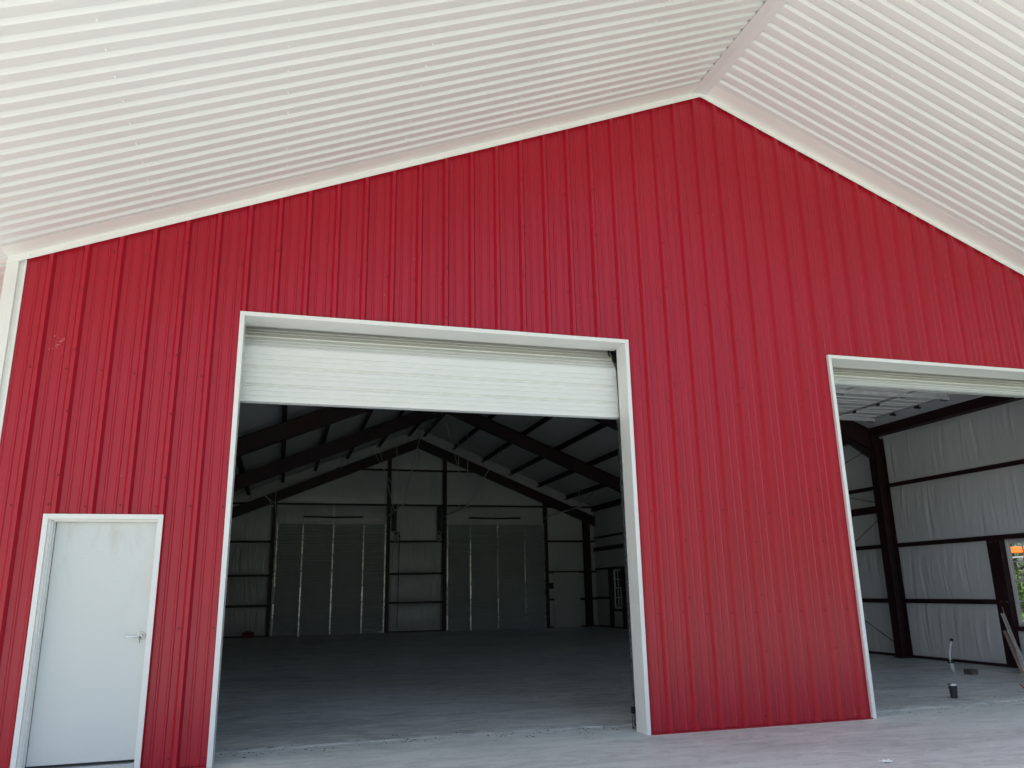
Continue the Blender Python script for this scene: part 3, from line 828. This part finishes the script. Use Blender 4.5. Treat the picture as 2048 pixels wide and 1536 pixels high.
# closed doors in the back wall
def back_door(x0, x1, spring, label):
    yd = YB-.75; H_ = 13.35
    mb = MB(); mb.box(x0-.1, x1+.1, yd-.10, yd+.02, H_+.02, H_+.17)
    dr = mb.build('overhead_door', ROD, B); props(dr, label)
    for x in (x0-.2, x1+.2):
        mb = MB(); mb.box(x-.09, x+.09, yd-.12, yd+.06, FZ, 13.9)
        for i in range(6):
            a0, a1 = math.pi/2*i/6, math.pi/2*(i+1)/6
            mb.bar((x, yd-.6*(1-math.cos(a0)), 13.9+.55*math.sin(a0)), (x, yd-.6*(1-math.cos(a1)), 13.9+.55*math.sin(a1)), .1, .14, ref=(1,0,0))
        mb.bar((x, yd-.6, 14.45), (x, 61.8, 14.45), .1, .14, ref=(1,0,0))
        mb.build('track', ROD, dr)
    ns = 7; sh = (H_-FZ)/ns
    for k in range(ns):
        z0 = FZ+k*sh; mb = MB()
        hh = [0]; tt = [0]
        nr = 5
        for i in range(nr):
            h = sh*(i+.5)/nr; hh += [h-.10, h-.07, h+.04, h+.07]; tt += [0, .10, .10, 0]
        hh.append(sh-.012); tt.append(0); hh.append(sh); tt.append(.03)
        for i in range(len(hh)-1):
            mb.quad((x0,yd+tt[i],z0+hh[i]),(x1,yd+tt[i],z0+hh[i]),(x1,yd+tt[i+1],z0+hh[i+1]),(x0,yd+tt[i+1],z0+hh[i+1]))
        mb.box(x0, x1, yd+.12, yd+.18, z0, z0+sh)
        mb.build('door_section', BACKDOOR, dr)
        for f_ in (.0, .235, .51, .79, 1.0):
            x = x0+(x1-x0)*f_+(.09 if f_ == 0 else -.09 if f_ == 1 else 0)
            n0 = MB(); hw = .075; t_ = rng.normal(0, .004)
            n0.hexa([(x-hw,yd-.05+t_,z0+.06),(x+hw,yd-.05-t_,z0+.06),(x+hw,yd,z0+.06),(x-hw,yd,z0+.06)],
                    [(x-hw,yd-.05+t_,z0+sh-.06),(x+hw,yd-.05-t_,z0+sh-.06),(x+hw,yd,z0+sh-.06),(x-hw,yd,z0+sh-.06)])
            n0.build('stile', GALV, dr)
    mb = MB(); zc = 14.22; ys_ = yd-.25
    mb.tube([(x0-.2,ys_,zc),(x1+.2,ys_,zc)], .035, 8); mb.build('torsion_shaft', ROD, dr)
    mb = MB(); n = 24; pts = [(x0+spring[0]+(spring[1]-spring[0])*i/n, ys_, zc+.035*math.cos(2*math.pi*i/n)-.02) for i in range(n+1)]
    mb.tube(pts, .115, 10); mb.build('torsion_spring', STEELB, dr)
    mb = MB(); xm_ = (x0+x1)/2; mb.box(xm_-.09, xm_+.09, ys_+.1, ys_+.2, H_+.17, 15.75); mb.build('spring_bracket', ROD, dr)
    for x in (x0-.2, x1+.2):
        mb = MB(); mb.tube([(x-.06,ys_,zc),(x+.06,ys_,zc)], .22, 14); mb.build('cable_drum', STEELB, dr)
    mb = MB(); mb.box(x1-.75, x1-.25, yd-.09, yd-.05, FZ+.12, FZ+.2); mb.build('lift_handle', GALV, dr)
    mb = MB(); mb.box(x1-.3, x1-.02, yd-.14, yd-.06, 3.0, 3.12); mb.box(x1-.12, x1-.02, yd-.14, yd-.06, 2.85, 3.25); mb.build('slide_lock', GALV, dr)
    return dr
bd1 = back_door(.98, 14.44, (3.1, 10.5), 'closed sectional door on the left of the back wall')
bd2 = back_door(22.33, 35.72, (2.9, 10.0), 'closed sectional door on the right of the back wall')
# angle-iron hangers of the horizontal tracks
def hanger(pts, par):
    for p, q in pts:
        mb = MB(); mb.bar(p, q, .15, .04); mb.build('track_hanger', ROD, par)
hanger([((14.64,62.4,14.4),(10.6,63.5,21.9)), ((14.64,62.4,14.4),(17.3,64,25.0)), ((14.64,66,14.5),(14.2,66,23.2)), ((14.64,70,14.5),(12.6,70,22.4))], bd1)
hanger([((.78,62.4,14.4),(-2.5,64,17.0)), ((.78,62.4,14.4),(.78,62.4,18.0)), ((.78,68,14.4),(-1.2,68,17.0))], bd1)
hanger([((22.13,62.4,14.4),(19.6,63,24.6)), ((22.13,62.4,14.4),(22.13,62.4,23.6)), ((22.13,67,14.4),(22.0,67,23.6)), ((22.13,62.4,14.4),(26.6,63.5,21.6))], bd2)
hanger([((35.92,62.4,14.4),(35.92,62.4,17.8)), ((35.92,62.4,14.4),(38.4,63.5,16.6))], bd2)

# inner entry door in the back wall
mb = MB(); mb.box(37.08, 40.45, YB-.62, YB-.52, FZ+.03, 6.95)
idr = mb.build('entry_door', DOORIN, B); props(idr, 'grey door in the dark back right corner')
mb = MB(); mb.box(36.9, 37.06, YB-.66, YB-.3, FZ, 7.1); mb.box(40.47, 40.6, YB-.66, YB-.3, FZ, 7.1); mb.box(37.06, 40.47, YB-.66, YB-.3, 6.97, 7.1); mb.build('door_frame', DOORIN, idr)
mb = MB(); mb.tube([(37.4,YB-.62,3.3),(37.4,YB-.75,3.3),(37.75,YB-.75,3.3)], .035, 8); mb.build('door_handle', SATIN, idr)

# ------------------------------------------------------------------ things
# wall mounted door openers
def opener(x, label):
    e = empty('door_opener', (x, YB-.95, 11.2))
    mb = MB(); mb.box(x-.30, x+.30, YB-1.05, YB-.72, 11.2, 12.45); reparent(mb.build('housing', GREYBOX, bevel=.04), e)
    mb = MB(); n0 = len(mb.v); mb.lathe([(.2,0),(.2,.05),(.16,.06)], (0,0,0), 16)
    for i in range(n0, len(mb.v)):
        a, b_, c = mb.v[i]; mb.v[i] = (x+a, YB-1.05-c, 12.2+b_*.6)
    reparent(mb.build('chain_wheel', BLACK), e)
    mb = MB(); mb.box(x-.12, x+.12, YB-1.06, YB-1.045, 11.45, 11.55); reparent(mb.build('nameplate', BLACK), e)
    mb = MB(); mb.tube([(x+.3,YB-.85,12.3),(x+.42,YB-.85,12.28),(x+.46,YB-.85,12.0)], .05, 8); mb.lathe([(.03,0),(.09,-.06),(.09,-.3),(.03,-.36)], (x+.46,YB-.85,12.02), 10); reparent(mb.build('plug', BLACK), e)
    mb = MB(); mb.tube([(x+.46,YB-.85,11.7),(x+.42,YB-.84,8),(x+.36,YB-.83,4),(x+.34,YB-.83,FZ+.3)], .035, 6); reparent(mb.build('power_cord', BLACK), e)
    props(e, label, 'door opener', 'door openers between the closed back doors')
opener(BX[1]+.98, 'left of two grey door openers between the closed back doors')
opener(BX[2]-.80, 'right of two grey door openers between the closed back doors')

# red toolbox on the floor at the back left
e = empty('toolbox', (-1.55, 74.2, FZ))
mb = MB(); mb.box(-2.2, -.88, 73.9, 74.5, FZ, FZ+.5); reparent(mb.build('box_body', REDTOOL, bevel=.04), e)
mb = MB(); mb.hexa([(-2.22,73.88,FZ+.505),(-.86,73.88,FZ+.505),(-.86,74.52,FZ+.505),(-2.22,74.52,FZ+.505)], [(-2.1,74.0,FZ+.66),(-.98,74.0,FZ+.66),(-.98,74.4,FZ+.66),(-2.1,74.4,FZ+.66)]); reparent(mb.build('lid', REDTOOL, bevel=.02), e)
mb = MB(); mb.tube([(-1.85,74.2,FZ+.66),(-1.85,74.2,FZ+.76),(-1.25,74.2,FZ+.76),(-1.25,74.2,FZ+.66)], .04, 8); reparent(mb.build('handle', BLACK), e)
props(e, 'small dark red toolbox on the floor by the back left wall', 'toolbox')

# insulated cup standing on the floor just inside the right opening
c = (30.2, 2.95, FZ); e = empty('travel_cup', c)
mb = MB(); mb.lathe([(.128,0),(.135,.015),(.178,.50),(.178,.505)], c, 28); reparent(mb.build('cup_body', CUPM, smooth=False), e)
mb = MB(); mb.lathe([(.186,.506),(.192,.52),(.192,.575),(.18,.60),(.15,.605),(.13,.595)], c, 28); reparent(mb.build('lid', CUPL), e)
mb = MB(); mb.bar((c[0]-.20,c[1]-.02,c[2]+.55),(c[0]-.13,c[1]-.02,c[2]+.61),.09,.03); reparent(mb.build('sip_tab', BLACK), e)
props(e, 'black tapered cup with metal lid on the floor inside the right opening', 'cup')

# stub-up: bent white tube taped to a pipe
c = (38.3, 11.3, FZ); e = empty('conduit_stub', c)
mb = MB(); mb.tube([(38.36,11.3,FZ-.05),(38.33,11.3,FZ+.5)], .105, 14); reparent(mb.build('pipe', PVC), e)
mb = MB(); mb.tube([(38.27,11.2,FZ),(38.20,11.2,FZ+.25),(38.17,11.2,FZ+.6),(38.22,11.2,FZ+1.05),(38.32,11.2,FZ+1.4),(38.46,11.2,FZ+1.68)], .06, 10); reparent(mb.build('bent_tube', PVC, smooth=True), e)
mb = MB(); mb.tube([(38.43,11.2,FZ+1.63),(38.50,11.2,FZ+1.76)], .085, 12); reparent(mb.build('cap', BLACK), e)
mb = MB(); mb.tube([(38.27,11.26,FZ+.47),(38.265,11.26,FZ+.66)], .17, 14); reparent(mb.build('tape_wrap', BLACK), e)
props(e, 'bent white conduit taped to a short pipe rising from the floor', 'pipe stub')

# square box form set in the floor beside it
SHEETM = mat('weathered_sheet_metal', (.16, .14, .13), .5, metal=.5, var=(7, .5))
c = (38.18, 9.9, FZ); e = empty('floor_box', c)
mb = MB(); q = .24; t_ = .02
mb.box(c[0]-q, c[0]+q, c[1]-q, c[1]-q+t_, FZ, FZ+.29); mb.box(c[0]-q, c[0]+q, c[1]+q-t_, c[1]+q, FZ, FZ+.27)
mb.box(c[0]-q, c[0]-q+t_, c[1]-q+t_, c[1]+q-t_, FZ, FZ+.28); mb.box(c[0]+q-t_, c[0]+q, c[1]-q+t_, c[1]+q-t_, FZ, FZ+.28)
reparent(mb.build('box_wall', SHEETM), e)
mb = MB(); mb.box(c[0]-.1, c[0]+.08, c[1]-.05, c[1]+.1, FZ, FZ+.22); reparent(mb.build('wire_stub', GALV), e)
props(e, 'small open metal box rising from the floor beside the conduit', 'box')

# perforated corner bead and a tube leaning on the window post
def leaning_bead():
    a = Vector((41.2, 9.1, FZ)); b = Vector((42.88, 11.57, 3.08)); d = (b-a); L = d.length; d.normalize()
    x = d.cross(Vector((0,0,1))).normalized(); y = x.cross(d)
    mb = MB(); n = 34
    for i in range(n):
        s0, s1 = L*i/n, L*(i+.55)/n; s2 = L*(i+1)/n
        for (u0, u1, v0, v1, p, q) in ((-.16, .0, 0, .0, s0, s1), (-.16, -.115, 0, 0, s1, s2), (-.045, 0, 0, 0, s1, s2)):
            A = a+d*p; Bq = a+d*q
            mb.hexa([tuple(A+x*u0), tuple(A+x*u1), tuple(A+x*u1+y*.008), tuple(A+x*u0+y*.008)], [tuple(Bq+x*u0), tuple(Bq+x*u1), tuple(Bq+x*u1+y*.008), tuple(Bq+x*u0+y*.008)])
        A = a+d*s0; Bq = a+d*s2
        mb.hexa([tuple(A), tuple(A+x*.008), tuple(A+x*.008+y*.15), tuple(A+y*.15)], [tuple(Bq), tuple(Bq+x*.008), tuple(Bq+x*.008+y*.15), tuple(Bq+y*.15)])
    o = mb.build('corner_bead', PVC)
    props(o, 'white perforated corner bead strip leaning on the window post', 'trim strip')
    mb = MB(); a2 = a+Vector((-.1, .22, 0)); b2 = Vector((42.78, 11.50, 3.45)); mb.tube([tuple(a2), tuple(b2)], .022, 6)
    props(mb.build('thin_rod', CARD), 'thin brown rod leaning behind the white perforated strip', 'rod')
    mb = MB(); mb.tube([(41.1, 9.35, FZ+.07), (42.80, 11.62, 2.05)], .095, 14)
    props(mb.build('cardboard_tube', CARD), 'pale brown tube leaning beside the white perforated strip', 'tube')
    mb = MB(); mb.tube([(41.45, 9.2, FZ+.06), (42.86, 11.42, 2.1)], .075, 12)
    props(mb.build('plastic_tube', PVC), 'short white tube leaning between the brown tube and the perforated strip', 'tube')
leaning_bead()

# red mark on the floor
mb = MB(); mb.hexa([(36.6,5.5,FZ+.004),(33.2,1.75,FZ+.004),(33.26,1.7,FZ+.004),(36.66,5.45,FZ+.004)], [(36.6,5.5,FZ+.008),(33.2,1.75,FZ+.008),(33.26,1.7,FZ+.008),(36.66,5.45,FZ+.008)])
props(mb.build('chalk_line', REDLINE), 'red line marked on the floor near the right opening', 'marking')

# crumpled scrap of white paper on the slab
mb = MB(); c = (18.55, -6.45); n = 7
for j in range(n):
    for i in range(n):
        mb.v.append((c[0]+(i-3)*.055+rng.normal(0,.008), c[1]+(j-3)*.03+rng.normal(0,.008), .012+abs(rng.normal(0,.035))))
mb.f = [(j*n+i, j*n+i+1, (j+1)*n+i+1, (j+1)*n+i) for j in range(n-1) for i in range(n-1)]; mb.mi = [0]*len(mb.f)
props(mb.build('paper_scrap', PAPER), 'crumpled scrap of white paper on the porch slab', 'litter')

# leaf bits and grit along the joint
mb = MB()
for _ in range(220):
    x = rng.uniform(.3, 14) if rng.random() < .75 else rng.uniform(24, 36)
    y = jy(x)+rng.normal(-.25, .45); z = .006 if y < jy(x)-.05 else FZ+.006
    if -.1 < y-jy(x) < .1: continue
    l = abs(rng.normal(0, .05))+.012; a = rng.uniform(0, 3.1); h = rng.uniform(.005, .02)
    mb.bar((x, y, z+h/2), (x+l*math.cos(a), y+l*math.sin(a), z+h/2), .012+rng.uniform(0,.02), h)
props(mb.build('floor_debris', DEBRIS), 'leaf bits and grit scattered along the slab joint', 'debris', kind='stuff')

# ------------------------------------------------------------------ outside, seen through the windows, and unseen trees added for shade
def tree(pos, h, r, label, mi, nleaf=5200, trunk_h=.35):
    e = empty('tree', pos); rg = np.random.default_rng(int(pos[0]*7+pos[1]))
    mb = MB(); px, py, pz = pos
    mb.tube([(px,py,pz-.3),(px+.2,py,pz+h*trunk_h*.6),(px,py+.2,pz+h*.55),(px+.3,py,pz+h*.85)], [h*.028,h*.022,h*.014,h*.005], 9)
    cl = []
    for k in range(13):
        a = k*2.4; z0 = pz+h*(trunk_h*.6+.04*k); l = r*rg.uniform(.5, .85); zt = z0+l*rg.uniform(.3, .8)
        q = (px+l*math.cos(a), py+l*math.sin(a), zt)
        mb.tube([(px,py,z0), (px+l*.5*math.cos(a), py+l*.5*math.sin(a), (z0+zt)/2+.2), q], [h*.009,h*.006,h*.002], 6); cl.append(q)
    reparent(mb.build('trunk', BARK), e)
    cen = np.array([px, py, pz+h*.6])
    cls = np.array(cl + [tuple(cen+rg.normal(0, 1, 3)*np.array([r*.45, r*.45, h*.2])) for _ in range(16)])
    n = nleaf; idx = rg.integers(0, len(cls), n)
    p = cls[idx] + rg.normal(0, 1, (n, 3))*np.array([r*.2, r*.2, h*.075])
    p[:, 2] = np.maximum(p[:, 2], pz+h*.04)
    a = rg.normal(0, 1, (n, 3)); a /= np.linalg.norm(a, axis=1)[:, None]; b = np.cross(a, rg.normal(0, 1, (n, 3))); b /= np.linalg.norm(b, axis=1)[:, None]
    s = (rg.uniform(.18, .42, n)*max(1, r/11))[:, None]
    v = np.stack([p-a*s, p-b*s*.5, p+a*s, p+b*s*.5], 1).reshape(-1, 3)
    mb = MB(); mb.v = [tuple(q) for q in v]; mb.f = [(4*i, 4*i+1, 4*i+2, 4*i+3) for i in range(n)]; mb.mi = [0]*n
    reparent(mb.build('crown', LEAF[mi]), e)
    props(e, label, 'tree', 'leafy trees around the building')
tree((122, 56, -.3), 26, 10, 'leafy tree behind the orange machine beyond the near window', 0)
tree((124, 84, -.3), 30, 11, 'broad green tree filling the left of the near window', 1)
tree((130, 70, -.3), 32, 12, 'dense dark tree beyond the orange machine boom', 0)
tree((92, 118, -.3), 24, 10, 'green tree standing beyond the far narrow window', 1)
tree((112, 132, -.3), 30, 12, 'tall dark tree behind the far narrow window', 0)
for q in (((64, -38, -.3), 34, 14, 'large unseen tree added for shade right of the porch, nearest the grass edge', 0), ((82, -22, -.3), 38, 15, 'tallest of the unseen trees added to shade the porch from the right', 1),
          ((70, -62, -.3), 36, 14, 'dark unseen tree added for shade behind the viewer on the right grass', 0), ((96, -48, -.3), 40, 16, 'broad unseen tree added for shade farthest right on the grass', 1)):
    tree(*q, nleaf=6500)  # trees out of view, added to darken the light from the right
def bush(pos, r, h, label):
    e = empty('shrub', pos); rg = np.random.default_rng(int(pos[1]*13)); px, py, pz = pos
    mb = MB()
    for k in range(7): mb.tube([(px,py,pz-.1),(px+r*.5*math.cos(k), py+r*.5*math.sin(k), pz+h*.7)], [.08,.03], 5)
    reparent(mb.build('stem', BARK), e)
    n = 3200; u = rg.normal(0, 1, (n, 3)); u /= np.linalg.norm(u, axis=1)[:, None]
    p = np.array([px, py, pz+h*.5])+u*np.array([r, r, h*.5])*np.power(rg.uniform(.2, 1, n), .5)[:, None]*rg.uniform(.75, 1.15, n)[:, None]
    a = rg.normal(0, 1, (n, 3)); a /= np.linalg.norm(a, axis=1)[:, None]; b = np.cross(a, u); b /= np.linalg.norm(b, axis=1)[:, None]+1e-6
    s = rg.uniform(.1, .24, n)[:, None]
    v = np.stack([p-a*s, p-b*s*.5, p+a*s, p+b*s*.5], 1).reshape(-1, 3)
    mb = MB(); mb.v = [tuple(q) for q in v]; mb.f = [(4*i, 4*i+1, 4*i+2, 4*i+3) for i in range(n)]; mb.mi = [0]*n
    reparent(mb.build('foliage', LEAF[1]), e); props(e, label, 'shrub', 'shrubs beyond the side windows')
bush((103, 67, -.3), 5, 7.6, 'round green shrub below the orange machine boom')
bush((103, 77, -.3), 5.5, 7.8, 'round green shrub seen at the left edge of the near window')
bush((103, 57, -.3), 5, 7.4, 'round green shrub at the right of the near window')
# orange machine boom standing over the shrubs
e = empty('orange_machine', (112, 66, -.3))
mb = MB(); mb.bar((110, 73.2, 9.6), (110, 60, 9.2), 1.0, .95); reparent(mb.build('boom', ORANGE, bevel=.08), e)
mb = MB(); mb.bar((110, 73.6, 8.3), (110, 73.6, 10.2), .6, 1.0, ref=(0,1,0)); mb.bar((110, 72.6, 8.4), (110, 66.5, 8.5), .2, .2); reparent(mb.build('bracket', GREYBOX), e)
mb = MB(); mb.bar((110, 60.5, 1), (110, 60.5, 9.4), 1.0, 1.0, ref=(0,1,0)); mb.box(108, 112, 57, 64, 1.0, 3.2); reparent(mb.build('chassis', ORANGE, bevel=.08), e)
for yy in (58, 63):
    for xx in (107.8, 112.2):
        mb = MB(); mb.tube([(xx-.35, yy, .9), (xx+.35, yy, .9)], 1.15, 20); reparent(mb.build('wheel', BLACK), e)
props(e, 'orange machine boom showing above the shrubs through the near window', 'machine')
